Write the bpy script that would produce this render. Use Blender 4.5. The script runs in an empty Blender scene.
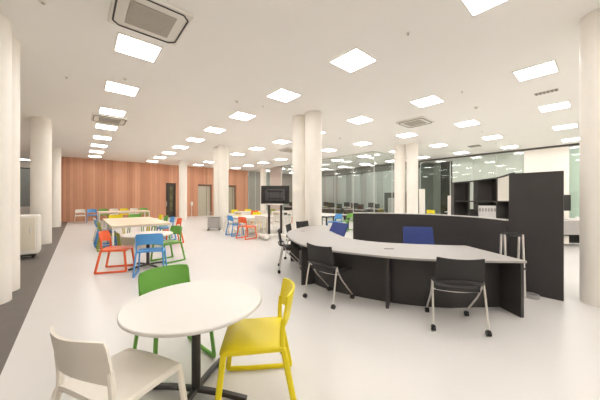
import bpy, bmesh, math, random
from mathutils import Vector, Matrix
random.seed(7)
PI = math.pi
SC = bpy.context.scene
COL = SC.collection
CEIL = 4.1

# ---------------------------------------------------------------- materials
MATS = {}
def mat(name, col, rough=.5, metal=0., var=0., scale=6., spec=.5, bump=0., coat=0.):
    if name in MATS: return MATS[name]
    m = bpy.data.materials.new(name); m.use_nodes = True
    nt = m.node_tree; b = nt.nodes['Principled BSDF']
    b.inputs['Roughness'].default_value = rough
    b.inputs['Metallic'].default_value = metal
    b.inputs['Specular IOR Level'].default_value = spec
    b.inputs['Coat Weight'].default_value = coat
    b.inputs['Coat Roughness'].default_value = .08
    tc = nt.nodes.new('ShaderNodeTexCoord'); nz = nt.nodes.new('ShaderNodeTexNoise')
    nz.inputs['Scale'].default_value = scale; nz.inputs['Detail'].default_value = 3
    nt.links.new(tc.outputs['Object'], nz.inputs['Vector'])
    rp = nt.nodes.new('ShaderNodeValToRGB')
    lo = [max(0, c*(1-var)) for c in col]; hi = [min(1, c*(1+var)) for c in col]
    rp.color_ramp.elements[0].position = .3; rp.color_ramp.elements[1].position = .7
    rp.color_ramp.elements[0].color = (*lo, 1); rp.color_ramp.elements[1].color = (*hi, 1)
    nt.links.new(nz.outputs['Fac'], rp.inputs['Fac']); nt.links.new(rp.outputs['Color'], b.inputs['Base Color'])
    if bump:
        bp = nt.nodes.new('ShaderNodeBump'); bp.inputs['Strength'].default_value = bump; bp.inputs['Distance'].default_value = .01
        nt.links.new(nz.outputs['Fac'], bp.inputs['Height']); nt.links.new(bp.outputs['Normal'], b.inputs['Normal'])
    MATS[name] = m; return m

def emit_mat(name, col, s):
    m = bpy.data.materials.new(name); m.use_nodes = True; nt = m.node_tree
    nt.nodes.remove(nt.nodes['Principled BSDF'])
    e = nt.nodes.new('ShaderNodeEmission'); e.inputs['Color'].default_value = (*col, 1); e.inputs['Strength'].default_value = s
    nt.links.new(e.outputs[0], nt.nodes['Material Output'].inputs['Surface']); MATS[name] = m; return m

def glass_mat(name, tint, refl=1.0):
    m = bpy.data.materials.new(name); m.use_nodes = True; nt = m.node_tree
    nt.nodes.remove(nt.nodes['Principled BSDF'])
    tr = nt.nodes.new('ShaderNodeBsdfTransparent'); tr.inputs['Color'].default_value = (*tint, 1)
    gl = nt.nodes.new('ShaderNodeBsdfGlossy'); gl.inputs['Roughness'].default_value = .015; gl.inputs['Color'].default_value = (.95, 1, .97, 1)
    fr = nt.nodes.new('ShaderNodeFresnel'); fr.inputs['IOR'].default_value = 1.5
    mu = nt.nodes.new('ShaderNodeMath'); mu.operation = 'MULTIPLY_ADD'; mu.inputs[1].default_value = refl; mu.inputs[2].default_value = .03
    mu.use_clamp = True
    mx = nt.nodes.new('ShaderNodeMixShader')
    ge = nt.nodes.new('ShaderNodeNewGeometry'); iv = nt.nodes.new('ShaderNodeMath'); iv.operation = 'SUBTRACT'; iv.inputs[0].default_value = 1.0
    m2 = nt.nodes.new('ShaderNodeMath'); m2.operation = 'MULTIPLY'           # only the outer face of a pane reflects
    nt.links.new(ge.outputs['Backfacing'], iv.inputs[1]); nt.links.new(mu.outputs[0], m2.inputs[0]); nt.links.new(iv.outputs[0], m2.inputs[1])
    nt.links.new(fr.outputs[0], mu.inputs[0]); nt.links.new(m2.outputs[0], mx.inputs[0])
    nt.links.new(tr.outputs[0], mx.inputs[1]); nt.links.new(gl.outputs[0], mx.inputs[2])
    nt.links.new(mx.outputs[0], nt.nodes['Material Output'].inputs['Surface']); MATS[name] = m; return m

def wood_mat():
    m = bpy.data.materials.new('wood_cladding'); m.use_nodes = True; nt = m.node_tree; N = nt.nodes; L = nt.links
    b = N['Principled BSDF']; b.inputs['Roughness'].default_value = .55
    tc = N.new('ShaderNodeTexCoord'); sp = N.new('ShaderNodeSeparateXYZ'); L.new(tc.outputs['Object'], sp.inputs[0])
    ax = N.new('ShaderNodeMath'); ax.operation = 'ADD'; L.new(sp.outputs['X'], ax.inputs[0]); L.new(sp.outputs['Y'], ax.inputs[1])
    dv = N.new('ShaderNodeMath'); dv.operation = 'DIVIDE'; dv.inputs[1].default_value = .16; L.new(ax.outputs[0], dv.inputs[0])
    fl = N.new('ShaderNodeMath'); fl.operation = 'FLOOR'; L.new(dv.outputs[0], fl.inputs[0])
    wn = N.new('ShaderNodeTexWhiteNoise'); wn.noise_dimensions = '1D'; L.new(fl.outputs[0], wn.inputs['W'])
    rp = N.new('ShaderNodeValToRGB'); e = rp.color_ramp.elements
    e[0].position = 0; e[0].color = (.50, .235, .135, 1); e[1].position = 1; e[1].color = (.66, .35, .22, 1)
    x = e.new(.5); x.color = (.575, .285, .17, 1)
    L.new(wn.outputs['Value'], rp.inputs['Fac'])
    mp = N.new('ShaderNodeMapping'); mp.inputs['Scale'].default_value = (9, 9, .5); L.new(tc.outputs['Object'], mp.inputs['Vector'])
    nz = N.new('ShaderNodeTexNoise'); nz.inputs['Scale'].default_value = 3; nz.inputs['Detail'].default_value = 5; L.new(mp.outputs[0], nz.inputs['Vector'])
    mr = N.new('ShaderNodeMapRange'); mr.inputs['To Min'].default_value = .82; mr.inputs['To Max'].default_value = 1.18; L.new(nz.outputs['Fac'], mr.inputs['Value'])
    fc = N.new('ShaderNodeMath'); fc.operation = 'FRACT'; L.new(dv.outputs[0], fc.inputs[0])
    gt = N.new('ShaderNodeMath'); gt.operation = 'GREATER_THAN'; gt.inputs[1].default_value = .07; L.new(fc.outputs[0], gt.inputs[0])
    g2 = N.new('ShaderNodeMapRange'); g2.inputs['To Min'].default_value = .74; L.new(gt.outputs[0], g2.inputs['Value'])
    ml = N.new('ShaderNodeMath'); ml.operation = 'MULTIPLY'; L.new(mr.outputs[0], ml.inputs[0]); L.new(g2.outputs[0], ml.inputs[1])
    vm = N.new('ShaderNodeVectorMath'); vm.operation = 'SCALE'; L.new(rp.outputs['Color'], vm.inputs[0]); L.new(ml.outputs[0], vm.inputs['Scale'])
    L.new(vm.outputs[0], b.inputs['Base Color'])
    MATS['wood'] = m; return m

WHITE = mat('white_paint', (.84, .80, .74), .6, var=.01)
COLUMN = mat('column_paint', (.84, .80, .735), .5, var=.012, scale=3)
CEILM = mat('ceiling_board', (.92, .90, .87), .8, var=.006, scale=1.5)
FLOORM = mat('floor_vinyl', (.665, .648, .632), .33, var=.012, scale=1.2, spec=.5)
STRIP = mat('grey_floor_tile', (.135, .115, .102), .5, var=.06, scale=8)
DARK = mat('charcoal_laminate', (.038, .034, .033), .55, var=.05, scale=4)
SHELFD = mat('dark_shelf_laminate', (.055, .05, .047), .6, var=.05)
TOPW = mat('white_laminate', (.70, .68, .645), .35, var=.008)
DESKT = mat('desk_laminate', (.44, .42, .405), .4, var=.01)
EDGE = mat('grey_edge_band', (.36, .345, .33), .5, var=.02)
BIRCH = mat('pale_wood_laminate', (.80, .66, .50), .4, var=.03, scale=5)
BLACK = mat('black_plastic', (.018, .017, .017), .45, var=.05)
MESHB = mat('black_mesh_fabric', (.028, .027, .027), .75, var=.15, scale=120)
STEEL = mat('dark_steel', (.055, .052, .05), .35, metal=.6, var=.04)
CHROME = mat('silver_metal', (.72, .70, .67), .28, metal=.85, var=.02)
GREYM = mat('grey_metal', (.45, .435, .42), .4, metal=.3, var=.02)
GREYL = mat('light_grey_laminate', (.42, .40, .39), .5, var=.02)
PWHITE = mat('white_plastic', (.80, .77, .71), .4, var=.008)
BLUEF = mat('blue_fabric', (.040, .065, .24), .8, var=.12, scale=80)
PINKW = mat('beige_panel', (.52, .44, .40), .5, var=.02)
GRN = mat('pale_green_panel', (.42, .46, .43), .35, var=.02)
GRN2 = mat('dim_grey_panel', (.33, .345, .325), .4, var=.04)
FROST = mat('lacquered_glass_panel', (.60, .61, .57), .15, var=.01)
DOORG = mat('lift_door_panel', (.50, .46, .37), .3, metal=.3, var=.02)
PAPER = mat('white_paper', (.80, .79, .78), .7, var=.02)
GRILLE = mat('grille_grey', (.46, .43, .38), .6, var=.03)
MULL = mat('pale_frame', (.62, .64, .60), .4, metal=.2, var=.02)
WOOD = wood_mat()
LIGHT = emit_mat('light_diffuser', (1.0, .965, .925), 11.0)
GLASS = glass_mat('clear_glass', (.955, .975, .965), 1.3)
GLASSD = glass_mat('smoked_glass', (.86, .89, .87), 1.4)
CH = {'white': mat('chair_white', (.78, .735, .665), .42, var=.008),
      'green': mat('chair_green', (.15, .39, .06), .42, var=.02),
      'olive': mat('chair_olive', (.30, .34, .07), .42, var=.02),
      'yellow': mat('chair_yellow', (.80, .66, .004), .40, var=.01),
      'orange': mat('chair_orange', (.83, .135, .035), .42, var=.02),
      'blue': mat('chair_blue', (.085, .32, .69), .42, var=.02)}

# ---------------------------------------------------------------- mesh helpers
def box(bm, c, s, rz=0., bevel=0.):
    M = Matrix.Translation(c) @ Matrix.Rotation(rz, 4, 'Z') @ Matrix.Diagonal((*s, 1))
    r = bmesh.ops.create_cube(bm, size=1, matrix=M)
    if bevel:
        ed = {e for v in r['verts'] for e in v.link_edges}
        bmesh.ops.bevel(bm, geom=list(ed), offset=bevel, segments=3, affect='EDGES', profile=.6)
def cyl(bm, c, r, h, seg=32, r2=None, M=None):
    T = Matrix.Translation((c[0], c[1], c[2]+h/2))
    if M is not None: T = M
    bmesh.ops.create_cone(bm, cap_ends=True, segments=seg, radius1=r, radius2=r if r2 is None else r2, depth=h, matrix=T)
def disc_bev(bm, c, r, h, seg=64, bev=.004):
    prof = [(0, 0), (r-bev, 0), (r, bev), (r, h-bev), (r-bev, h), (0, h)]
    lathe(bm, c, prof, seg)
def lathe(bm, c, prof, seg=32):
    rings = []
    for (r, z) in prof:
        if r == 0: rings.append([bm.verts.new((c[0], c[1], c[2]+z))])
        else: rings.append([bm.verts.new((c[0]+r*math.cos(2*PI*i/seg), c[1]+r*math.sin(2*PI*i/seg), c[2]+z)) for i in range(seg)])
    for a, b in zip(rings, rings[1:]):
        for i in range(seg):
            j = (i+1) % seg
            if len(a) == 1 and len(b) == 1: continue
            if len(a) == 1: bm.faces.new((a[0], b[j], b[i]))
            elif len(b) == 1: bm.faces.new((a[i], a[j], b[0]))
            else: bm.faces.new((a[i], a[j], b[j], b[i]))
def fillet(pts, r, closed=False, n=4):
    P = [Vector(p) for p in pts]; out = []; m = len(P)
    for i in range(m):
        if not closed and i in (0, m-1): out.append(P[i]); continue
        a, b, c = P[i-1], P[i], P[(i+1) % m]
        u = a-b; v = c-b; k = min(r, u.length*.45, v.length*.45)
        p, q = b+u.normalized()*k, b+v.normalized()*k
        for j in range(n+1):
            t = j/n; out.append(p*(1-t)**2 + b*2*t*(1-t) + q*t*t)
    return out
def sweep(bm, pts, w, h=None, up=(1, 0, 0), closed=False, r=0., seg=8, rnd=.35):
    """Sweep a rounded section (w along 'up', h across) along pts."""
    P = fillet(pts, r, closed) if r else [Vector(p) for p in pts]
    h = w if h is None else h; up = Vector(up)
    sec = []
    if seg == 8:
        c = rnd*min(w, h); a, b = w/2, h/2
        sec = [(a, b-c), (a-c, b), (-a+c, b), (-a, b-c), (-a, -b+c), (-a+c, -b), (a-c, -b), (a, -b+c)]
    else:
        sec = [(w/2*math.cos(2*PI*i/seg), h/2*math.sin(2*PI*i/seg)) for i in range(seg)]
    rings = []; n = len(P)
    for i, p in enumerate(P):
        if closed: t = (P[(i+1) % n]-P[i-1])
        else: t = P[min(i+1, n-1)]-P[max(i-1, 0)]
        t.normalize(); x = (up - t*up.dot(t))
        if x.length < 1e-4: x = Vector((0, 1, 0)) - t*t.y
        x.normalize(); y = t.cross(x)
        rings.append([bm.verts.new(p+x*u+y*v) for u, v in sec])
    k = len(sec)
    for i in range(n if closed else n-1):
        A, B = rings[i], rings[(i+1) % n]
        for j in range(k): bm.faces.new((A[j], A[(j+1) % k], B[(j+1) % k], B[j]))
    if not closed:
        bm.faces.new(rings[0][::-1]); bm.faces.new(rings[-1])
def sheet(bm, f, nu, nv, th):
    """thick curved sheet: f(u,v)->Vector, thickness th to the back along normal"""
    g = [[Vector(f(i/nu, j/nv)) for j in range(nv+1)] for i in range(nu+1)]
    def nrm(i, j):
        a = g[min(i+1, nu)][j]-g[max(i-1, 0)][j]; b = g[i][min(j+1, nv)]-g[i][max(j-1, 0)]
        return a.cross(b).normalized()
    A = [[bm.verts.new(g[i][j]+nrm(i, j)*th/2) for j in range(nv+1)] for i in range(nu+1)]
    B = [[bm.verts.new(g[i][j]-nrm(i, j)*th/2) for j in range(nv+1)] for i in range(nu+1)]
    for i in range(nu):
        for j in range(nv):
            bm.faces.new((A[i][j], A[i+1][j], A[i+1][j+1], A[i][j+1])); bm.faces.new((B[i][j], B[i][j+1], B[i+1][j+1], B[i+1][j]))
    for i in range(nu):
        bm.faces.new((A[i][0], B[i][0], B[i+1][0], A[i+1][0])); bm.faces.new((A[i][nv], A[i+1][nv], B[i+1][nv], B[i][nv]))
    for j in range(nv):
        bm.faces.new((A[0][j], A[0][j+1], B[0][j+1], B[0][j])); bm.faces.new((A[nu][j], B[nu][j], B[nu][j+1], A[nu][j+1]))
def prism(bm, poly, z0, z1):
    a = [bm.verts.new((x, y, z0)) for x, y in poly]; b = [bm.verts.new((x, y, z1)) for x, y in poly]
    n = len(poly)
    bm.faces.new(a[::-1]); bm.faces.new(b)
    for i in range(n): bm.faces.new((a[i], a[(i+1) % n], b[(i+1) % n], b[i]))
def obj(name, bm, m, parent=None, smooth=True, kind=None, loc=None):
    bmesh.ops.recalc_face_normals(bm, faces=bm.faces)
    me = bpy.data.meshes.new(name)
    if smooth:
        for f in bm.faces: f.smooth = True
        for e in bm.edges:
            if len(e.link_faces) == 2 and e.calc_face_angle(0) > math.radians(35): e.smooth = False
    bm.to_mesh(me); bm.free()
    o = bpy.data.objects.new(name, me); COL.objects.link(o); me.materials.append(m)
    if parent: o.parent = parent
    if kind: o['kind'] = kind
    if loc: o.location = loc
    return o
def B(): return bmesh.new()
def bx(name, c, s, m, parent=None, kind=None, rz=0., bevel=0.):
    bm = B(); box(bm, c, s, rz, bevel); return obj(name, bm, m, parent, kind=kind)
def thing(name, label, cat, loc=(0, 0, 0), rz=0., group=None):
    o = bpy.data.objects.new(name, None); COL.objects.link(o); o.empty_display_size = .2
    o.location = loc; o.rotation_euler = (0, 0, rz); o['label'] = label; o['category'] = cat
    if group: o['group'] = group
    return o
def tag(o, label, cat, group=None):
    o['label'] = label; o['category'] = cat
    if group: o['group'] = group
    return o
def dup(root, loc, rz, label, group=None):
    r = root.copy(); COL.objects.link(r); r.location = loc; r.rotation_euler = (0, 0, rz); r['label'] = label
    if group: r['group'] = group
    elif 'group' in r: del r['group']
    for ch in list(root.children):
        c = ch.copy(); COL.objects.link(c); c.parent = r
        for g in list(ch.children):
            d = g.copy(); COL.objects.link(d); d.parent = c
    return r
def rect(name, x0, x1, y0, y1, z0, z1, m, parent=None, kind='structure', bevel=0.):
    return bx(name, ((x0+x1)/2, (y0+y1)/2, (z0+z1)/2), (x1-x0, y1-y0, z1-z0), m, parent, kind, bevel=bevel)

# ---------------------------------------------------------------- setting
XL, XR, YN, YF = -4.0, 18.0, -6.0, 22.0
rect('floor', -.5, 22, YN, 27.2, -.1, 0, FLOORM)
rect('floor_strip', XL, -.5, YN, 27.2, -.1, 0, STRIP)
rect('ceiling', XL, 22, YN, 27.2, CEIL, CEIL+.1, CEILM)
rect('wall_left', XL-.1, XL, YN, 27.2, 0, CEIL, WHITE)
rect('wall_back', XL, 22, YN-.1, YN, 0, CEIL, WHITE)
# far end wall, wood cladding with its three openings
XW0, XW1 = -.87, 12.3
def far_wall():
    bm = B()
    xs = [(XW0, 5.17), (5.90, 7.61), (8.81, 10.20), (11.10, XW1)]
    for a, b in xs: box(bm, ((a+b)/2, YF+.15, CEIL/2), (b-a, .3, CEIL))
    for a, b in [(5.17, 5.90), (7.61, 8.81), (10.20, 11.10)]: box(bm, ((a+b)/2, YF+.15, (2.69+CEIL)/2), (b-a, .3, CEIL-2.69))
    obj('wall_far', bm, WOOD, kind='structure', smooth=False)
far_wall()
rect('wall_corridor_side', XW0, XW0+.12, YF+.3, 27.2, 0, CEIL, WHITE)
d1 = rect('door_1', 5.17, 5.90, YF+.22, YF+.27, 0, 2.69, mat('dark_door_panel', (.035, .028, .02), .3, var=.1))
bx('door_handle', (5.27, YF+.20, 1.05), (.03, .03, .4), CHROME, d1)
bx('door_glazing', (5.60, YF+.215, 1.45), (.22, .02, 1.9), mat('dark_olive_glass', (.12, .11, .05), .15, var=.3, scale=3), d1)
for n, (a, b) in zip((2, 3), [(7.61, 8.81), (10.20, 11.10)]):
    d = rect('door_%d' % n, a, b, YF+.20, YF+.26, 0, 2.69, DOORG)
    bx('door_seam', ((a+b)/2+.18, YF+.195, 1.34), (.02, .02, 2.6), STEEL, d)
    bx('door_frame', (b-.06, YF+.17, 1.34), (.1, .04, 2.66), mat('bronze_frame', (.25, .15, .10), .4, metal=.3, var=.05), d)
    bx('door_header', ((a+b)/2, YF+.17, 2.60), (b-a, .05, .16), mat('bronze_frame', (.25, .15, .10), .4), d)
# end of the grey corridor on the left
rect('wall_corridor_end', XL, XW0, 27.0, 27.1, 3.7, CEIL, WHITE)
rect('wall_corridor_end_lower', XL, XW0, 27.0, 27.1, 0, .9, WHITE)
w = rect('window_1', XL, XW0, 27.02, 27.06, .9, 3.7, GRN2)
bx('window_frame', (-2.4, 26.99, 3.66), (3.1, .06, .08), STEEL, w)

def glazing(name, ax, at, a0, a1, z0, z1, step, gm=None, rail=True):
    """glass wall lying in the plane ax = at, running from a0 to a1"""
    gm = gm or GLASS
    def bb(lo, hi, zz0, zz1, t):
        return (((at, (lo+hi)/2, (zz0+zz1)/2), (t, hi-lo, zz1-zz0)) if ax == 'x' else (((lo+hi)/2, at, (zz0+zz1)/2), (hi-lo, t, zz1-zz0)))
    c, s = bb(a0, a1, z0, z1, .012)
    w = bx(name, c, s, gm, kind='structure')
    n = max(1, round((a1-a0)/step)); bm = B()
    for i in range(n+1):
        p = a0+(a1-a0)*i/n
        c, s = bb(p-.012, p+.012, z0, z1, .03); box(bm, c, s)
    c, s = bb(a0, a1, z1-.04, z1, .06); box(bm, c, s); c, s = bb(a0, a1, z0, z0+.05, .06); box(bm, c, s)
    f = obj('window_frame', bm, MULL, w)
    return w
XG, YG = 12.4, 8.2
glazing('window_2', 'x', XG, YG, 16.8, 0, CEIL, 1.5)
rect('wall_glass_room_side', XG, XG+.12, 16.8, 18.4, 0, CEIL, PINKW)
glazing('window_3', 'x', XG, 18.4, YF, 0, CEIL, 1.2)
glazing('window_4', 'y', YG, XG, XR, 0, CEIL, 1.9)
# inside of the glass room: dim panelled walls
rect('wall_glass_room_far', XG, 22, YF+.0, YF+.1, 0, CEIL, GRN2)
def panelled(name, x0, x1, y0, y1, m1, m2, step, z0=0, z1=CEIL):
    bm = B(); box(bm, ((x0+x1)/2, (y0+y1)/2, (z0+z1)/2), (x1-x0, y1-y0, z1-z0))
    o = obj(name, bm, m1, kind='structure')
    n = int((y1-y0)/step)
    for i in range(n):
        y = y0+(i+.5)*step
        bx('wall_panel', (x0-.03, y, (z0+z1-.5)/2), (.05, step*.62, z1-z0-.5), m2, o)
    return o
panelled('wall_glass_room_right', 18.1, 18.2, 8.3, YF, GRN2, GRN, 1.55)
rect('trim_1', 17.9, 18.1, 8.3, YF, 3.62, CEIL, mat('dark_soffit', (.16, .155, .14), .6))
# right-hand side wall on X = 18
w5 = glazing('window_5', 'x', XR, 6.3, 8.2, 0, CEIL-.1, 1.9, GLASSD)
rect('wall_side_room', 20.2, 20.3, 6.0, 8.3, 0, CEIL, mat('grey_green_wall', (.48, .50, .46), .5, var=.03))
rect('wall_side_room_near', XR+.1, 20.2, 6.0, 6.1, 0, CEIL, GRN2)
rect('wall_curtain', 20.05, 20.15, 6.15, 7.67, 0, CEIL, mat('black_curtain', (.03, .03, .028), .8, var=.2, scale=12))
rect('wall_side_room_far', XR+.1, 22, 8.25, 8.3, 0, CEIL, GRN2)
rect('wall_right', XR+.03, XR+.1, 2.7, 6.2, 0, CEIL, FROST)
glazing('window_6', 'x', XR-.05, 2.7, 6.3, 0, CEIL-.1, 1.2)
rect('wall_right_white', XR-.1, XR+.1, 1.05, 2.7, 0, CEIL, WHITE)
rect('wall_right_green', XR+.03, XR+.1, YN, 1.05, 0, CEIL, mat('mint_panel', (.56, .66, .58), .3, var=.02))
glazing('window_7', 'x', XR-.05, YN, 1.05, 0, CEIL-.1, 1.3)
rect('trim_2', XR-.12, XR+.1, YN, 8.2, CEIL-.1, CEIL, mat('dark_header', (.10, .09, .08), .6))
rect('trim_3', XL, 5.0, 27.15, 27.2, 0, CEIL, WHITE)

# columns
def column(name, x, y, r=.255):
    bm = B(); lathe(bm, (x, y, 0), [(r, 0), (r, CEIL)], 64)
    o = obj(name, bm, COLUMN)
    return o
COLS = [(-1.0, 5.70, 'thick round white column at the left picture edge, nearest the camera'),
        (-.99, 6.32, 'round white column just behind the nearest left column'),
        (-.92, 12.0, 'nearer round white column beside the white rolling cabinet'),
        (-.98, 12.62, 'round white column directly behind the one beside the rolling cabinet'),
        (-.93, 18.6, 'far left round white column in front of the wooden wall edge'),
        (5.47, 5.76, 'round white column at the left end of the curved reception desk'),
        (5.44, 6.33, 'round white column right behind the one at the desk end'),
        (5.47, 12.25, 'round white column standing right of the grey trolley'),
        (5.50, 12.85, 'round white column hidden mostly behind the one by the grey trolley'),
        (5.55, 19.0, 'slim far white column in front of the dark doorway'),
        (12.12, 19.0, 'far white column rising behind the wheeled screen'),
        (12.13, 5.92, 'right one of the paired white columns beyond the dark partition'),
        (12.08, 6.52, 'left one of the paired white columns beyond the dark partition'),
        (5.66, -.03, 'big round white column at the right picture edge')]
for x, y, l in COLS: tag(column('round_column', x, y), l, 'column')

# ---------------------------------------------------------------- ceiling lights
def make_light():
    t = thing('ceiling_light', '', 'ceiling light')
    bm = B(); s = .325
    for a, b, c, d in [(-s, s, -s, -s+.028), (-s, s, s-.028, s), (-s, -s+.028, -s, s), (s-.028, s, -s, s)]:
        box(bm, ((a+b)/2, (c+d)/2, -.006), (b-a, d-c, .012))
    obj('light_frame', bm, PWHITE, t)
    bx('diffuser', (0, 0, -.008), (.585, .585, .016), LIGHT, t)
    return t
L0 = make_light(); first = True
rows = {0: 'row over the round tables', 1: 'second row from the left', 2: 'third row from the left', 3: 'fourth row from the left',
        4: 'fifth row from the left', 5: 'rightmost row beside the glass wall'}
ordn = ['nearest', 'second', 'third', 'fourth', 'fifth', 'sixth', 'seventh', 'eighth', 'ninth', 'tenth', 'eleventh', 'twelfth']
for a in range(0, 6):
    k = 0
    for b in range(-3, 10):
        X, Y = .79+a*3.165, .895+b*2.179
        if Y > 21.5: continue
        seen = (b >= {0: 2, 1: 0, 2: 0, 3: 0, 4: 0, 5: 0}[a])
        if seen:
            lab = 'square ceiling light, %s from the camera in the %s' % (ordn[k], rows[a]); k += 1; grp = None
        else:
            lab = 'square recessed ceiling light above and behind the camera, outside the picture'; grp = 'ceiling lights beyond the picture edge'
        if first:
            L0.location = (X, Y, CEIL); L0['label'] = lab
            if grp: L0['group'] = grp
            first = False
        else: dup(L0, (X, Y, CEIL), 0, lab, grp)
dup(L0, (-2.78, 25.3, CEIL), 0, 'square recessed light at the far end of the left corridor')
for b in (1, 4, 7): dup(L0, (-2.9, .895+b*2.179, CEIL), 0, 'square ceiling light over the grey floor strip left of the columns', 'ceiling lights over the grey strip')

# air conditioner cassettes
def make_ac():
    t = thing('ceiling_air_conditioner', '', 'air conditioner')
    bm = B(); box(bm, (0, 0, -.02), (.92, .92, .05), bevel=.02); obj('cassette_panel', bm, PWHITE, t)
    bm = B(); box(bm, (0, 0, -.054), (.56, .56, .010))
    for i in range(13): box(bm, (0, -.25+i*.0417, -.060), (.54, .030, .004))
    obj('intake_grille', bm, GRILLE, t)
    for k in range(4):
        a = k*PI/2; c, s = math.cos(a), math.sin(a)
        bm = B(); pts = [(-.37, .375), (-.34, .415), (.34, .415), (.37, .375)]
        sweep(bm, [(x*c-y*s, x*s+y*c, -.041) for x, y in pts], .03, .008, up=(0, 0, 1), r=.02) if False else sweep(bm, [(x*c-y*s, x*s+y*c, -.051) for x, y in pts], .012, .022, up=(0, 0, 1), r=.03)
        obj('air_flap', bm, STEEL, t)
    return t
ac = make_ac(); ac.location = (.79, 4.22, CEIL); ac['label'] = 'large white cassette air conditioner at the top left of the ceiling'
dup(ac, (.79, 10.52, CEIL), 0, 'small distant cassette air conditioner between lights over the round tables')
dup(ac, (8.71, 4.15, CEIL), 0, 'cassette air conditioner on the ceiling in front of the paired columns')
dup(ac, (8.6, 10.9, CEIL), 0, 'very distant cassette air conditioner on the ceiling beside the central columns')
def make_vent(w, h):
    t = thing('ceiling_vent', '', 'vent')
    bx('vent_frame', (0, 0, -.006), (w, h, .012), GRILLE, t)
    bm = B()
    for i in range(6): box(bm, (0, -h/2+h*(i+.5)/6, -.015), (w*.9, h*.07, .008))
    obj('vent_slat', bm, mat('vent_dark', (.2, .18, .15), .6), t)
    return t
v = make_vent(.16, .42); v.location = (8.7, .90, CEIL); v['label'] = 'grey slotted ceiling vent near the top right corner column'
v = make_vent(.5, .5); v.location = (15.0, 4.15, CEIL); v['label'] = 'pale square vent on the far right ceiling'
def make_detector(r):
    t = thing('smoke_detector', '', 'smoke detector')
    bm = B(); lathe(bm, (0, 0, 0), [(0, 0), (r, 0), (r, -.012), (r*.75, -.03), (0, -.034)], 24); obj('detector_body', bm, PWHITE, t)
    bm = B(); lathe(bm, (0, 0, -.034), [(0, .002), (r*.4, .002), (r*.3, -.012), (0, -.014)], 16); obj('sensor_cap', bm, GRILLE, t)
    return t
dt = make_detector(.055)
for i, (x, y, l) in enumerate([(.77, 6.72, 'small round smoke detector beside the near light over the round tables'),
    (3.23, 6.36, 'round smoke detector on the ceiling left of the central lights'),
    (8.66, 2.36, 'round smoke detector on the right side of the ceiling'),
    (8.59, 7.38, 'round smoke detector on the ceiling right of the central columns'),
    (-.35, 4.79, 'round white ceiling dome at the top left picture edge')]):
    if i == 0: dt.location = (x, y, CEIL); dt['label'] = l
    else: dup(dt, (x, y, CEIL), 0, l)
def make_sprinkler():
    t = thing('ceiling_sprinkler', '', 'sprinkler')
    bm = B(); lathe(bm, (0, 0, 0), [(0, 0), (.035, 0), (.035, -.006), (0, -.008)], 20); obj('sprinkler_plate', bm, PWHITE, t)
    bm = B(); lathe(bm, (0, 0, -.006), [(0, 0), (.014, 0), (.008, -.02), (.018, -.028), (0, -.03)], 12); obj('sprinkler_head', bm, GREYM, t)
    return t
sp = make_sprinkler()
for i, (x, y, l) in enumerate([(-.19, 7.48, 'tiny sprinkler head on the ceiling right of the left columns'),
    (3.94, 1.99, 'tiny sprinkler head on the ceiling right of the big central light'),
    (3.96, 6.23, 'tiny sprinkler head above the wheeled screen and left of the columns'),
    (7.11, 2.23, 'tiny sprinkler head on the ceiling above the bookshelf'),
    (11.96, 3.06, 'tiny sprinkler head on the far right ceiling above the shelves'),
    (15.07, 3.3, 'tiny sprinkler head beside the pale square vent')]):
    if i == 0: sp.location = (x, y, CEIL); sp['label'] = l
    else: dup(sp, (x, y, CEIL), 0, l)

# ---------------------------------------------------------------- moulded chair
def make_chair(color):
    m = CH[color]; t = thing('moulded_chair', '', 'chair')
    def seat(u, v):                                    # u across, v from back to front
        x = (u-.5)*.43; y = -.2+v*.42
        z = .447 - .014*math.sin(PI*u)*math.sin(PI*min(1, v*1.1)) - .035*max(0, (v-.8)/.2)**2 - .012*abs(2*u-1)**4
        k = 1-.06*v*0 - (.10*max(0, (v-.86)/.14)**2)
        return (x*k, y, z)
    t.scale = (1.05, 1.05, 1.035)
    bm = B(); sheet(bm, seat, 14, 14, .026); obj('seat', bm, m, t)
    def back(u, v):
        a = 2*u-1
        rr = 1-.07*(max(0, v-.78)/.22)**2
        x = a*.222*rr
        z = .558+.232*v - .012*(abs(a)**4)*(v > .5) + .036*(1-a*a)*(1-v)
        y = -.248-.035*v + .065*a*a
        return (x, y, z)
    bm = B(); sheet(bm, back, 16, 8, .014); obj('backrest', bm, m, t)
    for s in (-1, 1):
        bm = B()
        q = lambda y, z, o=0: (s*(.214+.034*(.45-min(z, .45))/.45+o), y, z)
        loop = [q(-.275, .016), q(-.192, .432), q(.195, .422), q(.238, .024), q(.06, .016)]
        sweep(bm, loop, .026, .040, up=(1, 0, 0), closed=True, r=.014)
        up = [(s*.212, -.188, .40), (s*.214, -.184, .50), (s*.213, -.190, .585), (s*.211, -.196, .63)]
        sweep(bm, up, .022, .034, up=(1, 0, 0), r=.03)
        obj('leg_frame', bm, m, t)
    return t
PROTO = {}
def chair(color, x, y, face, label, group=None):
    """face = world angle (degrees) the sitter looks towards; 90 = +Y"""
    rz = math.radians(face-90); group = group or 'moulded plastic chairs at the tables'
    if color not in PROTO:
        t = make_chair(color); PROTO[color] = t
        t.location = (x, y, 0); t.rotation_euler = (0, 0, rz); t['label'] = label
        if group: t['group'] = group
        return t
    return dup(PROTO[color], (x, y, 0), rz, label, group)

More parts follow.
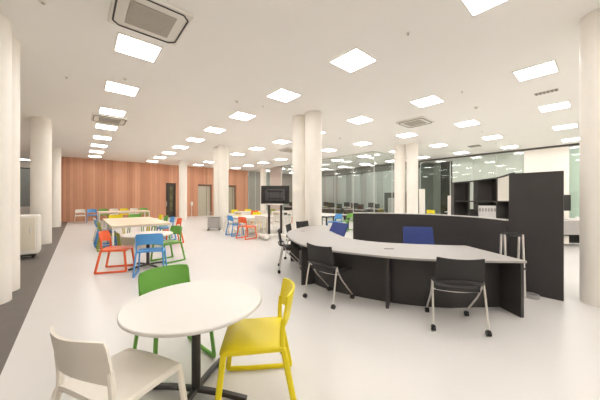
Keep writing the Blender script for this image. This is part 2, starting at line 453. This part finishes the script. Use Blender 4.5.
# foreground group
chair('white', .20, 1.855, 27, 'white plastic chair in the bottom left foreground, seen from behind')
chair('green', .68, 2.575, -83, 'green plastic chair half hidden behind the nearest round table')
chair('yellow', 1.05, 1.755, 146, 'bright yellow plastic chair at the right of the nearest round table')
def cafe_table(x, y, r, label, rz, h=.72):
    t = thing('round_table', label, 'table', (x, y, 0), rz)
    bm = B(); disc_bev(bm, (0, 0, h-.025), r, .025, 72, .006); obj('tabletop', bm, TOPW, t)
    bm = B(); cyl(bm, (0, 0, .04), .033, h-.075, 32); obj('column', bm, STEEL, t)
    bm = B(); box(bm, (0, 0, h-.033), (.3, .3, .012)); obj('mounting_plate', bm, STEEL, t)
    bm = B()
    for k in range(4):
        a = k*PI/2; c, s = math.cos(a), math.sin(a)
        sweep(bm, [(0, 0, .045), (c*.2, s*.2, .04), (c*.40, s*.40, .018)], .034, .055, up=(0, 0, 1), r=.05)
        cyl(bm, (c*.385, s*.385, 0), .018, .02, 12)
    obj('foot_base', bm, STEEL, t)
cafe_table(.685, 2.02, .495, 'nearest white round table on a black four-footed base', math.radians(40))
cafe_table(1.17, 6.52, .50, 'second white round table on a black base, among orange, blue and green chairs', math.radians(20))
chair('orange', .62, 6.63, -24, 'orange plastic chair left of the second round table')
chair('blue', 1.12, 5.93, 72, 'blue plastic chair with its back to the camera at the second round table')
chair('green', 1.62, 6.76, 197, 'green plastic chair right of the second round table')

# long tables
def rect_table(x0, x1, y0, y1, label, m=None, h=.72, legm=None, name='rectangular_table'):
    m = m or TOPW; legm = legm or PWHITE; cx, cy = (x0+x1)/2, (y0+y1)/2; w, d = x1-x0, y1-y0
    t = thing(name, label, 'table', (cx, cy, 0))
    bm = B(); box(bm, (0, 0, h-.015), (w, d, .03), bevel=.006); obj('tabletop', bm, m, t)
    bm = B()
    for sx in (-1, 1): box(bm, (sx*(w/2-.06), 0, h-.055), (.03, d-.12, .05))
    for sy in (-1, 1): box(bm, (0, sy*(d/2-.06), h-.055), (w-.12, .03, .05))
    obj('apron', bm, legm, t)
    for sx in (-1, 1):
        for sy in (-1, 1):
            bm = B(); box(bm, (sx*(w/2-.05), sy*(d/2-.05), (h-.03)/2), (.05, .05, h-.03), bevel=.006); obj('leg', bm, legm, t)
    return t
for i in range(2):
    y0 = 8.95+i*1.74
    rect_table(.70, 2.28, y0, y0+1.735, 'pale wood topped table behind the round tables, %s of two pushed end to end' % ['nearer', 'farther'][i], BIRCH)
chair('olive', .70, 9.42, 0, 'olive green plastic chair at the near left corner of the long wood tables')
chair('blue', .68, 10.28, 0, 'blue plastic chair at the left side of the long wood tables')
chair('white', .68, 11.2, 0, 'white plastic chair at the left side of the long wood tables')
chair('yellow', 1.18, 12.85, -90, 'yellow plastic chair at the far end of the long wood tables')
chair('green', 1.86, 12.85, -90, 'green plastic chair at the far end of the long wood tables')
chair('orange', 2.40, 9.40, 180, 'orange plastic chair at the near right corner of the long wood tables')
chair('blue', 2.40, 10.28, 180, 'blue plastic chair at the right side of the long wood tables')
chair('green', 2.40, 11.15, 180, 'green plastic chair at the right side of the long wood tables')
chair('yellow', 2.38, 11.95, 180, 'yellow plastic chair at the right side of the long wood tables')
# far row by the wood wall
for i in range(3):
    x0 = .85+i*.85
    rect_table(x0, x0+.845, 18.2, 19.7, 'pale topped table in the far row by the wooden wall, %s' % ['left one', 'middle one', 'right one'][i], BIRCH)
row = [('white', .10, 'leftmost, clear of the tables'), ('blue', .66, 'second from the left'), ('green', 1.22, 'third from the left'),
       ('white', 1.78, 'fourth from the left'), ('yellow', 2.34, 'fifth from the left'), ('white', 2.90, 'sixth from the left'), ('green', 3.46, 'seventh and rightmost')]
for c, x, l in row: chair(c, x, 20.6, -90, '%s plastic chair in the far row against the wooden wall, %s' % (c, l))
chair('yellow', 7.4, 16.9, 0, 'lone yellow plastic chair beyond the grey trolley')

# group behind the wheeled screen
rect_table(4.78, 5.84, 9.08, 10.5, 'white table with the blue and orange chairs at its left, left of the screen')
rect_table(5.85, 6.91, 9.08, 10.5, 'white table standing behind the wheeled screen')
chair('blue', 4.84, 9.70, 0, 'blue plastic chair beside the white column at the white tables')
chair('orange', 4.80, 8.66, 10, 'orange plastic chair at the near left corner of the white tables')
chair('white', 5.25, 10.85, -90, 'white plastic chair behind the white tables, left of three')
chair('white', 6.1, 10.85, -90, 'white plastic chair behind the white tables, middle of three')
chair('yellow', 6.68, 10.85, -90, 'yellow plastic chair behind the white tables, right of three')
chair('white', 5.42, 8.98, 90, 'white plastic chair tucked under the near side of the white tables')
chair('white', 6.3, 8.98, 90, 'white plastic chair seen between the posts of the wheeled screen')
rect_table(6.9, 8.5, 13.1, 14.0, 'distant white table behind the white tables, left of two')
rect_table(8.9, 10.5, 12.2, 13.1, 'distant white table behind the wheeled screen, right of two')
chair('orange', 7.55, 12.95, 90, 'orange plastic chair in front of the distant left white table')
chair('yellow', 7.2, 14.25, -90, 'yellow plastic chair behind the left end of the distant left white table')
chair('white', 8.16, 12.95, 90, 'white plastic chair in front of the distant left white table')
chair('yellow', 8.1, 14.25, -90, 'yellow plastic chair behind the right end of the distant left white table')
chair('orange', 10.0, 11.9, 90, 'orange plastic chair seen between the screen posts, at the distant right white table')
chair('white', 9.3, 11.9, 90, 'white plastic chair in front of the distant right white table')
chair('olive', 9.3, 13.3, -90, 'olive plastic chair behind the distant right white table')

# group seen over the desk, in front of the glass room
rect_table(8.3, 9.9, 7.9, 8.8, 'white table with a dark frame beyond the reception desk, in front of the glass room', legm=STEEL)
rect_table(8.3, 9.9, 8.85, 9.75, 'second white table beyond the reception desk, nearer the glass room', legm=STEEL)
chair('blue', 8.70, 7.77, 90, 'blue plastic chair beyond the reception desk')
chair('green', 9.47, 7.73, 90, 'green plastic chair beyond the reception desk, right of the blue one')
chair('white', 7.95, 8.45, 0, 'white plastic chair at the left end of the tables beyond the reception desk')
chair('orange', 8.95, 10.05, -90, 'orange plastic chair on the far side of the tables beyond the reception desk')
chair('white', 9.6, 10.05, -90, 'white plastic chair on the far side of the tables beyond the reception desk')
# by the right wall
rect_table(16.2, 17.6, 5.2, 6.0, 'white table by the dark glass wall, beyond the partition', legm=STEEL)
chair('yellow', 15.9, 6.55, 0, 'yellow plastic chair by the dark glass wall, beyond the partition')

# ---------------------------------------------------------------- office chairs
def caster(bm, x, y, r=.027):
    for s in (-1, 1):
        cyl(bm, (0, 0, 0), r, .018, 16, M=Matrix.Translation((x+s*.012, y, r)) @ Matrix.Rotation(PI/2, 4, 'Y'))
    box(bm, (x, y, r+.02), (.028, .03, .03))
def caster_part(parent, x, y, r=.027, m=None):
    bm = B(); box(bm, (x, y, r+.022), (.030, .036, .026), bevel=.006); o = obj('caster', bm, BLACK, parent)
    for k in (-1, 1):
        bm = B(); cyl(bm, (0, 0, 0), r, .016, 20, M=Matrix.Translation((x+k*.013, y, r)) @ Matrix.Rotation(PI/2, 4, 'Y')); obj('wheel', bm, m or BLACK, o)
def make_task():
    t = thing('nesting_chair', '', 'chair')
    def seat(u, v):
        x = (u-.5)*.45; y = -.18+v*.41
        return (x, y, .455 + .012*abs(2*u-1)**3 - .02*max(0, (v-.75)/.25)**2)
    bm = B(); sheet(bm, seat, 10, 10, .045); obj('seat', bm, BLACK, t)
    def back(u, v):
        a = 2*u-1
        return (a*(.245-.006*v), -.235-.055*v+.035*a*a, .520+.302*v+.014*a*a)
    bm = B(); sheet(bm, back, 12, 8, .014); obj('backrest', bm, MESHB, t)
    bm = B(); sweep(bm, [(-.262, -.165, .55), (-.235, -.24, .545), (-.10, -.275, .575), (.10, -.275, .575), (.235, -.24, .545), (.262, -.165, .55)], .026, .022, up=(0, 0, 1), r=.06)
    obj('back_brace', bm, BLACK, t)
    for s in (-1, 1):
        bm = B(); sweep(bm, [(s*.262, -.165, .55), (s*.268, -.205, .38), (s*.275, -.26, .07)], .024, .024, r=.05, seg=10); obj('rear_leg', bm, CHROME, t)
        bm = B(); sweep(bm, [(s*.262, -.165, .53), (s*.250, -.06, .36), (s*.232, .23, .07)], .022, .022, r=.08, seg=10); obj('front_leg', bm, CHROME, t)
        for y in (-.26, .23):
            caster_part(t, s*(.275 if y < 0 else .232), y, .03)
    bm = B(); sweep(bm, [(-.26, -.11, .43), (0, -.12, .405), (.26, -.11, .43)], .018, .018, up=(0, 0, 1), r=.2, seg=10); obj('crossbar', bm, CHROME, t)
    return t
def ang(dx, dy): return math.atan2(dy, dx)-PI/2
tk = make_task(); tk.location = (3.438, 1.182, 0); tk.rotation_euler = (0, 0, ang(.40, .29)); tk['label'] = 'black mesh chair with silver legs, nearest the right end of the curved desk'
dup(tk, (2.87, 2.655, 0), ang(.52, .02), 'black mesh chair with silver legs at the middle of the curved desk')
dup(tk, (3.42, 4.27, 0), ang(.77, -.56), 'black mesh chair with silver legs seen side-on at the left end of the desk')
dup(tk, (4.24, 5.03, 0), ang(.62, -.8), 'black chair at the left end of the desk, behind the side-on one')
dup(tk, (4.97, 5.44, 0), ang(.05, -1), 'black chair farthest round the left end of the desk, beside the white column')

def make_swivel():
    t = thing('swivel_chair', '', 'chair')
    bm = B(); sheet(bm, lambda u, v: ((u-.5)*.47, -.2+v*.44, .47-.02*max(0, (v-.75)/.25)**2), 8, 8, .06); obj('seat', bm, BLUEF, t)
    def back(u, v):
        a = 2*u-1; return (a*.275*(1-.04*v), -.25-.10*v+.03*a*a, .55+.40*v)
    bm = B(); sheet(bm, back, 10, 8, .035); obj('backrest', bm, BLUEF, t)
    bm = B(); sweep(bm, [(0, -.05, .42), (0, -.28, .44), (0, -.31, .62)], .05, .02, r=.08); obj('back_support', bm, BLACK, t)
    bm = B(); cyl(bm, (0, 0, .08), .025, .36, 16); obj('gas_column', bm, CHROME, t)
    bm = B()
    for k in range(5):
        a = 2*PI*k/5+.3; sweep(bm, [(0, 0, .10), (.28*math.cos(a), .28*math.sin(a), .065)], .03, .035, up=(0, 0, 1))
    obj('star_base', bm, BLACK, t)
    for k in range(5):
        a = 2*PI*k/5+.3; caster_part(t, .28*math.cos(a), .28*math.sin(a))
    return t
sw = make_swivel(); sw.location = (4.68, 2.09, 0); sw.rotation_euler = (0, 0, ang(-.76, -.65)); sw['label'] = 'blue swivel chair facing the camera behind the middle of the curved desk'
bc = dup(sw, (4.23, 4.02, 0), ang(-.95, .16), 'blue swivel chair turned aside and leaning, by the left end of the dark partition')

for ch in bc.children:                                  # its back is tipped backwards
    if ch.name.startswith('backrest'):
        a_ = math.radians(14); ch.rotation_euler = (a_, 0, 0)
        ch.location = (0, -.27-(-.27*math.cos(a_)-.60*math.sin(a_)), .60-(-.27*math.sin(a_)+.60*math.cos(a_)))
# ---------------------------------------------------------------- reception desk
def smooth(pts, n=8):
    P = [Vector((x, y)) for x, y in pts]; out = []
    for i in range(len(P)-1):
        p0 = P[max(i-1, 0)]; p1 = P[i]; p2 = P[i+1]; p3 = P[min(i+2, len(P)-1)]
        for j in range(n):
            t = j/n
            out.append(.5*((2*p1)+(p2-p0)*t+(2*p0-5*p1+4*p2-p3)*t*t+(3*p1-p0-3*p2+p3)*t**3))
    out.append(P[-1]); return out
outer = smooth([(5.40, 5.33), (4.85, 5.33), (4.30, 5.14), (3.83, 4.86), (3.42, 4.42), (3.08, 3.84), (2.87, 3.25), (2.88, 2.75), (3.02, 2.25), (3.27, 1.68), (3.66, 1.17), (4.235, .615)])
inner = smooth([(5.40, 4.75), (5.05, 4.62), (4.57, 4.20), (4.12, 3.47), (3.99, 3.0), (4.08, 2.55), (4.30, 2.17), (4.58, 1.78), (4.85, 1.47)])
desk = thing('reception_desk', 'large curved reception desk with grey-white top and charcoal panels', 'desk', (0, 0, 0))
poly = [(p.x, p.y) for p in outer]+[(p.x, p.y) for p in reversed(inner)]
bm = B(); prism(bm, poly, .693, .72); obj('desktop', bm, DESKT, desk)
bm = B()
sweep(bm, [(p.x, p.y, .706) for p in outer], .0285, .008, up=(0, 0, 1))
sweep(bm, [(4.235, .615, .706), (4.85, 1.47, .706)], .0285, .008, up=(0, 0, 1))
obj('edge_band', bm, EDGE, desk)
def offs(P, d):
    out = []
    for i, p in enumerate(P):
        t = (P[min(i+1, len(P)-1)]-P[max(i-1, 0)]).normalized(); out.append(p+Vector((-t.y, t.x))*d)
    return out
mod = offs(outer, .28)
# modesty panel runs between the end panels
mod = mod[4:-8]+[Vector((4.08, 1.20)), Vector((4.42, .93))]
bm = B()
sweep(bm, [(p.x, p.y, .3465) for p in mod], .693, .022, up=(0, 0, 1), rnd=.02); obj('modesty_panel', bm, DARK, desk)
def fin(p, q, w=.04, name='side_panel'):
    bm = B(); v = q-p; c = (p+q)/2; box(bm, (c.x, c.y, .3465), (v.length, w, .693), math.atan2(v.y, v.x)); return obj(name, bm, DARK, desk)
fin(Vector((4.235, .655)), Vector((4.80, 1.41)), .04)
def fin_at(i, a=.03, b=.27):
    p = outer[i]; t = (outer[min(i+1, len(outer)-1)]-outer[max(i-1, 0)]).normalized(); n = Vector((-t.y, t.x)); fin(p+n*a, p+n*b)
def nearest(x, y): return min(range(len(outer)), key=lambda i: (outer[i].x-x)**2+(outer[i].y-y)**2)
fin_at(nearest(3.15, 1.92)); fin_at(nearest(2.92, 3.42)); fin_at(nearest(3.83, 4.86)); fin_at(nearest(5.35, 5.33), .05, .5)
for x, y, w_ in [(3.64, 2.14, .15), (4.05, 4.62, .09)]:
    bm = B(); box(bm, (0, 0, 0), (w_, .05, .004), bevel=.0015); o = obj('cable_grommet', bm, BLACK, desk); o.location = (x, y, .7205); o.rotation_euler = (0, 0, math.radians(-45))

# low partition + tall end panel + shelving
lowp = smooth([(5.345, 1.02), (5.72, 1.5), (5.92, 2.1), (5.86, 2.75), (5.58, 3.4), (5.12, 3.98)])
pt = thing('low_partition', 'low curved charcoal partition with a white cap behind the desk', 'partition', (0, 0, 0))
bm = B(); sweep(bm, [(p.x, p.y, .565) for p in lowp], 1.13, .05, up=(0, 0, 1), rnd=.02); obj('partition_panel', bm, DARK, pt)
bm = B(); sweep(bm, [(p.x, p.y, 1.141) for p in lowp], .022, .056, up=(0, 0, 1)); obj('top_cap', bm, TOPW, pt)
tp = bx('tall_partition', (5.385, .685, .95), (.05, .63, 1.90), DARK); tag(tp, 'tall charcoal end panel beside the right column', 'partition')
# bookshelf behind the low partition, its top rising in a curve towards the tall panel
SHX, SHY, SHR = 6.33, 2.15, math.radians(-55.0)
sh = thing('bookshelf', 'dark two-row open bookshelf standing behind the low partition', 'bookshelf', (SHX, SHY, 0), SHR)
ux = [.014, .306, .467, .830, 1.14]
tops = [(0, 1.851), (.306, 1.878), (.467, 1.898), (.83, 1.948), (.95, 1.975), (1.049, 2.01), (1.155, 2.05)]
def topz(x):
    for (a, za), (b, zb) in zip(tops, tops[1:]):
        if x <= b: return za+(zb-za)*(x-a)/(b-a)
    return tops[-1][1]
SD = .20
bm = B(); sweep(bm, [(x, SD/2, topz(x)-.014) for x in [0, .1, .2, .306, .39, .467, .6, .72, .83, .89, .95, 1.0, 1.049, 1.10, 1.155]], .028, SD, up=(0, 0, 1), rnd=.02); obj('top_board', bm, SHELFD, sh)
for z in (.05, .56, 1.045, 1.43):
    bm = B(); box(bm, (.577, SD/2, z), (1.15, SD-.01, .026)); obj('shelf_board', bm, SHELFD, sh)
for x in ux:
    bm = B(); zt = topz(x)-.02; box(bm, (x, SD/2, zt/2), (.026, SD-.004, zt)); obj('upright', bm, SHELFD, sh)
def backp(a, b, z0, z1, m, y=SD-.01):
    bm = B()
    za, zb = (min(z1, topz(a)-.02), min(z1, topz(b)-.02))
    v = [bm.verts.new(p) for p in [(a, y, z0), (b, y, z0), (b, y, zb), (a, y, za), (a, y+.008, z0), (b, y+.008, z0), (b, y+.008, zb), (a, y+.008, za)]]
    for f in [(0, 1, 2, 3), (7, 6, 5, 4), (0, 4, 5, 1), (1, 5, 6, 2), (2, 6, 7, 3), (3, 7, 4, 0)]: bm.faces.new([v[k] for k in f])
    obj('back_panel', bm, m, sh, smooth=False)
for k, (a, b) in enumerate(zip(ux, ux[1:])):
    a += .013; b -= .013
    if k != 1: backp(a, b, 1.443, 9, SHELFD); backp(a, b, 1.058, 1.417, SHELFD)
    backp(a, b, .06, 1.03, SHELFD)
bm = B(); v = [(.845, 1.443), (1.127, 1.443), (1.127, topz(1.127)-.03), (.845, topz(.845)-.03)]
vs_ = [bm.verts.new((x, y, z)) for y in (.004, .022) for x, z in v]
for f in [(0, 1, 2, 3), (7, 6, 5, 4), (0, 4, 5, 1), (1, 5, 6, 2), (2, 6, 7, 3), (3, 7, 4, 0)]: bm.faces.new([vs_[k] for k in f])
dr = obj('shelf_door', bm, PWHITE, sh, smooth=False)
def onshelf(x, y, z=1.058):
    c, sn = math.cos(SHR), math.sin(SHR); return (SHX+x*c-y*sn, SHY+x*sn+y*c, z), SHR
bt = thing('document_file', '', 'file')
bm = B(); box(bm, (0, 0, .14), (.053, .17, .28), bevel=.004); obj('file_case', bm, PAPER, bt)
bm = B(); box(bm, (0, -.086, .19), (.034, .005, .07)); obj('spine_label', bm, GREYL, bt)
for i in range(6):
    loc, rz = onshelf(.515+i*.056, .10)
    lab = 'white document file on the bookshelf, %s from the left in the row of files' % ['first', 'second', 'third', 'fourth', 'fifth', 'sixth'][i]
    if i == 0: bt.location = loc; bt.rotation_euler = (0, 0, rz); bt['label'] = lab; bt['group'] = 'files on the bookshelf'
    else: dup(bt, loc, rz, lab, 'files on the bookshelf')
loc, rz = onshelf(.386, .10)
bg = thing('black_box', 'small black box leaning in the lower open shelf bay', 'box', loc, rz)
bm = B(); box(bm, (0, 0, .075), (.125, .16, .15), bevel=.01); obj('box_body', bm, BLACK, bg)
bm = B(); box(bm, (.0, 0, .175), (.10, .12, .05), bevel=.01); obj('box_lid', bm, BLACK, bg)

# folding step stool between desk and partition
st = thing('step_stool', 'silver folding step stool with black top behind the right end of the desk', 'stool', (5.02, .90, 0), math.radians(-40))
for sx in (-1, 1):
    for sy in (-1, 1):
        bm = B(); sweep(bm, [(sx*.140, sy*.07, 0), (sx*.138, sy*.032, .95)], .034, .022, up=(1, 0, 0)); obj('leg', bm, CHROME, st)
bm = B(); box(bm, (0, 0, .945), (.225, .11, .05), bevel=.012); obj('top_step', bm, BLACK, st)
bm = B(); box(bm, (0, 0, .45), (.26, .22, .025), bevel=.005); obj('lower_step', bm, BLACK, st)
dk = thing('floor_weight', 'flat round grey metal weight on the floor beside the tall panel', 'weight', (5.20, .70, 0))
bm = B(); disc_bev(bm, (0, 0, 0), .095, .055, 40, .006); obj('weight_disc', bm, GREYM, dk)
bm = B(); disc_bev(bm, (0, 0, .055), .075, .006, 40, .004); obj('rubber_top', bm, mat('mid_grey', (.25, .24, .23), .5), dk)

# ---------------------------------------------------------------- wheeled screen
tv = thing('wheeled_display', 'large black screen on a wheeled stand, seen from behind', 'screen', (5.62, 8.0, 0), math.radians(-40.57))
bm = B(); box(bm, (0, .03, 1.63), (1.06, .05, .68), bevel=.01); obj('screen_body', bm, BLACK, tv)
bm = B(); box(bm, (0, -.02, 1.62), (.72, .06, .42), bevel=.015)
obj('rear_housing', bm, mat('dark_grey_plastic', (.085, .08, .085), .5, var=.05), tv)
for s in (-1, 1):
    bm = B(); box(bm, (s*.225, 0, .68), (.085, .05, 1.20), bevel=.006); obj('post', bm, mat('brown_black_metal', (.035, .022, .018), .4), tv)
    bm = B(); box(bm, (s*.20, -.075, 1.60), (.035, .05, .46)); obj('mount_arm', bm, STEEL, tv)
for z in (1.48, 1.76):
    bm = B(); box(bm, (0, -.075, z), (.60, .04, .04)); obj('mount_rail', bm, STEEL, tv)
bm = B(); box(bm, (0, -.01, 1.27), (.62, .07, .05), bevel=.008); obj('crosspiece', bm, PWHITE, tv)
R2 = math.radians(22)
for s in (-1, 1):
    bm = B(); box(bm, (0, 0, 0), (.16, .84, .10), bevel=.02)
    o = obj('base_foot', bm, PWHITE, tv); o.location = (s*.36-.06, -.28, .13); o.rotation_euler = (0, 0, math.radians(28)*1)
    for y in (-.34, .34):
        c, sn = math.cos(math.radians(28)), math.sin(math.radians(28))
        bm = B(); caster(bm, 0, 0, .055); k = obj('caster', bm, GREYM, tv); k.location = (s*.36-.06-y*sn, -.28+y*c, 0)
bm = B(); box(bm, (-.03, -.06, .12), (.70, .22, .07), bevel=.01); obj('base_bar', bm, PWHITE, tv)

# trolley by the column
tr = thing('trolley', 'low grey trolley with dark top left of the round column', 'trolley', (4.84, 11.85, 0), math.radians(-30)); tr.scale = (.86, .9, 1)
bm = B(); box(bm, (0, 0, .60), (.66, .46, .03), bevel=.008); obj('top_tray', bm, mat('mid_grey', (.25, .24, .23), .5), tr)
bm = B(); box(bm, (0, 0, .12), (.64, .44, .03), bevel=.008); obj('bottom_tray', bm, mat('mid_grey', (.25, .24, .23), .5), tr)
bm = B(); box(bm, (0, 0, .36), (.58, .38, .44)); obj('cabinet_body', bm, GREYL, tr)
for sx in (-1, 1):
    for sy in (-1, 1):
        bm = B(); cyl(bm, (sx*.31, sy*.21, .08), .014, .52, 12); obj('post', bm, CHROME, tr)
        bm = B(); caster(bm, sx*.29, sy*.19, .04); obj('caster', bm, BLACK, tr)
bm = B()
sweep(bm, [(-.29, -.2, .62), (-.29, -.2, .86), (-.12, -.2, .86), (-.12, -.2, .62)], .02, .02, up=(0, 1, 0), r=.04); obj('push_handle', bm, CHROME, tr)
# white rolling cabinet at left
cb = thing('rolling_cabinet', 'tall cream rounded cabinet on casters between the left columns', 'cabinet', (-1.24, 9.5, 0))
bm = B(); box(bm, (0, 0, .59), (1.0, .55, .98), bevel=.07); obj('cabinet_body', bm, PWHITE, cb)
bm = B(); box(bm, (0, -.277, .62), (.86, .02, .80), bevel=.008); cd = obj('cabinet_door', bm, mat('cream_front', (.76, .70, .58), .5), cb)
bm = B(); box(bm, (.34, -.295, .70), (.02, .02, .16), bevel=.004); obj('handle', bm, CHROME, cd)
bm = B(); box(bm, (0, 0, .09), (.86, .44, .05)); obj('chassis', bm, BLACK, cb)
for sx in (-1, 1):
    for sy in (-1, 1):
        bm = B(); caster(bm, sx*.38, sy*.17, .035); obj('caster', bm, BLACK, cb)
# sanitiser stand near the wood wall
ss = thing('dispenser_stand', 'slim white dispenser stand in front of the wooden wall', 'stand', (7.0, 21.7, 0))
bm = B(); disc_bev(bm, (0, 0, 0), .16, .03, 24); obj('base', bm, PWHITE, ss)
bm = B(); cyl(bm, (0, 0, .03), .022, .9, 12); obj('pole', bm, PWHITE, ss)
bm = B(); box(bm, (0, -.03, 1.06), (.16, .12, .30), bevel=.02); obj('dispenser', bm, PWHITE, ss)

# freestanding white panels beyond the partition
for x, y, h, l in [(9.07, 4.08, 1.82, 'white freestanding panel in front of the paired columns, beyond the partition'), (8.85, 3.08, 1.58, 'white freestanding panel just left of the bookshelf')]:
    p = thing('panel_screen', l, 'screen', (x, y, 0), math.radians(-40))
    bm = B(); box(bm, (0, 0, h/2+.02), (.20, .04, h-.04), bevel=.006); obj('panel', bm, PWHITE, p)
    bm = B(); box(bm, (0, 0, .01), (.24, .34, .02), bevel=.004); obj('foot_plate', bm, GREYM, p)

# desk and monitor glimpsed right of the tall panel
od = thing('office_desk', 'grey fronted office desk glimpsed between the tall panel and the right column', 'desk', (11.9, .75, 0), math.radians(-40.57))
bm = B(); box(bm, (0, 0, .82), (1.9, .7, .03), bevel=.005); obj('desktop', bm, TOPW, od)
bm = B(); box(bm, (0, -.33, .59), (1.86, .025, .43)); obj('front_panel', bm, GREYL, od)
for s in (-1, 1):
    bm = B(); box(bm, (s*.92, 0, .40), (.04, .64, .80)); obj('side_panel', bm, GREYL, od)
bm = B(); box(bm, (0, .2, .42), (1.8, .02, .78)); obj('rear_panel', bm, DARK, od)
bm = B(); box(bm, (-.28, -.05, .20), (.30, .3, .24), bevel=.01); du = obj('drawer_unit', bm, PWHITE, od)
bm = B(); box(bm, (-.28, -.21, .26), (.12, .015, .015)); obj('handle', bm, CHROME, du)
mo = thing('monitor', 'black monitor standing on the grey office desk at the right', 'monitor', (11.50, .86, .836), math.radians(-40.57))
bm = B(); box(bm, (0, 0, .52), (.62, .03, .50), bevel=.006); obj('monitor_screen', bm, BLACK, mo)
bm = B(); box(bm, (0, .03, .16), (.06, .04, .30)); obj('monitor_neck', bm, GREYM, mo)
bm = B(); box(bm, (0, 0, .008), (.3, .2, .016), bevel=.004); obj('monitor_foot', bm, GREYM, mo)
pp = thing('paper_stack', 'small stack of white papers on the grey office desk', 'papers', (11.88, .43, .836), .2)
bm = B(); box(bm, (0, 0, .04), (.3, .22, .08)); obj('paper_block', bm, PAPER, pp)

# dark desks and chairs inside the glass room
def make_dark_desk():
    t = thing('office_workstation', '', 'desk')
    bm = B(); box(bm, (0, 0, .715), (1.5, .7, .03)); obj('desktop', bm, GREYL, t)
    for s in (-1, 1):
        bm = B(); box(bm, (s*.73, 0, .35), (.03, .66, .70)); obj('side_panel', bm, BLACK, t)
    bm = B(); box(bm, (0, .28, .56), (1.44, .02, .34)); obj('front_panel', bm, BLACK, t)
    bm = B(); box(bm, (0, .1, 1.0), (.56, .03, .34)); box(bm, (0, .12, .79), (.05, .03, .12)); box(bm, (0, .1, .735), (.22, .18, .012)); obj('screen', bm, BLACK, t)
    return t
def make_dark_chair():
    t = thing('dark_office_chair', '', 'chair')
    bm = B(); sheet(bm, lambda u, v: ((u-.5)*.46, -.2+v*.44, .47), 4, 4, .07); obj('seat', bm, BLACK, t)
    bm = B(); sheet(bm, lambda u, v: ((u-.5)*.46, -.24-.08*v+.04*(2*u-1)**2, .56+.50*v), 6, 6, .05); obj('backrest', bm, BLACK, t)
    bm = B(); cyl(bm, (0, 0, .06), .03, .38, 12); sweep(bm, [(0, -.05, .43), (0, -.27, .45), (0, -.28, .62)], .05, .02)
    for k in range(5): sweep(bm, [(0, 0, .08), (.28*math.cos(2*PI*k/5), .28*math.sin(2*PI*k/5), .02)], .035, .03, up=(0, 0, 1))
    obj('pedestal', bm, BLACK, t)
    return t
dd = make_dark_desk(); dc = make_dark_chair(); n = 0
words = ['leftmost', 'second from the left', 'third from the left', 'fourth from the left']
for r_, (X, Y0) in enumerate([(14.4, 11.0), (16.4, 11.0)]):
    for k in range(4):
        x, y = X, Y0+(3-k)*2.3
        lab = 'dark workstation with monitor inside the glass room, %s row, %s' % (['front', 'back'][r_], words[k])
        lab2 = 'black office chair inside the glass room, %s row, %s' % (['front', 'back'][r_], words[k])
        if n == 0:
            dd.location = (x, y, 0); dd.rotation_euler = (0, 0, PI/2); dd['label'] = lab
            dc.location = (x+.62, y+.1, 0); dc.rotation_euler = (0, 0, PI/2); dc['label'] = lab2
        else:
            dup(dd, (x, y, 0), PI/2, lab); dup(dc, (x+.62, y+(.1 if k % 2 else -.15), 0), PI/2+.3*(k-1.5), lab2)
        n += 1
# dark cupboard inside the glass room seen at the right of its front
ck = thing('dark_cupboard', 'black cupboard with grey door inside the glass room beside the columns', 'cupboard', (17.2, 9.6, 0), PI/2)
bm = B(); box(bm, (0, 0, .95), (1.5, .5, 1.9)); obj('cabinet_body', bm, BLACK, ck)
bm = B(); box(bm, (-.1, .262, .80), (1.1, .02, 1.45)); obj('cabinet_door', bm, GREYL, ck)

GR = {'round_column': 'round white columns', 'ceiling_light': 'square recessed ceiling lights', 'ceiling_air_conditioner': 'cassette air conditioners',
      'smoke_detector': 'smoke detectors on the ceiling', 'ceiling_sprinkler': 'sprinkler heads on the ceiling', 'ceiling_vent': 'ceiling vents',
      'nesting_chair': 'black office chairs around the curved desk', 'swivel_chair': 'blue swivel chairs behind the curved desk', 'rectangular_table': 'rectangular tables',
      'round_table': 'round tables', 'office_workstation': 'workstations in the glass room', 'dark_office_chair': 'black chairs in the glass room', 'panel_screen': 'white freestanding panels'}
for o in COL.objects:
    b_ = o.name.split('.')[0]
    if o.parent is None and b_ in GR and 'group' not in o and 'label' in o: o['group'] = GR[b_]
# ---------------------------------------------------------------- camera / render look
cam = bpy.data.cameras.new('camera'); co = bpy.data.objects.new('camera', cam); COL.objects.link(co)
co.location = (0, 0, 1.5); co.rotation_euler = (PI/2, 0, math.radians(-40.57))
cam.sensor_width = 36; cam.lens = 36*259.2/600; cam.shift_y = -1.8/600; cam.clip_start = .05
SC.camera = co
SC.cycles.diffuse_bounces = 10; SC.cycles.max_bounces = 16; SC.cycles.transparent_max_bounces = 24
wd = bpy.data.worlds.new('world'); SC.world = wd; wd.use_nodes = True
wd.node_tree.nodes['Background'].inputs[0].default_value = (.9, .85, .8, 1); wd.node_tree.nodes['Background'].inputs[1].default_value = .3
vs = SC.view_settings; vs.view_transform = 'Standard'; vs.look = 'None'; vs.gamma = 1; vs.exposure = 0.93; vs.use_curve_mapping = False
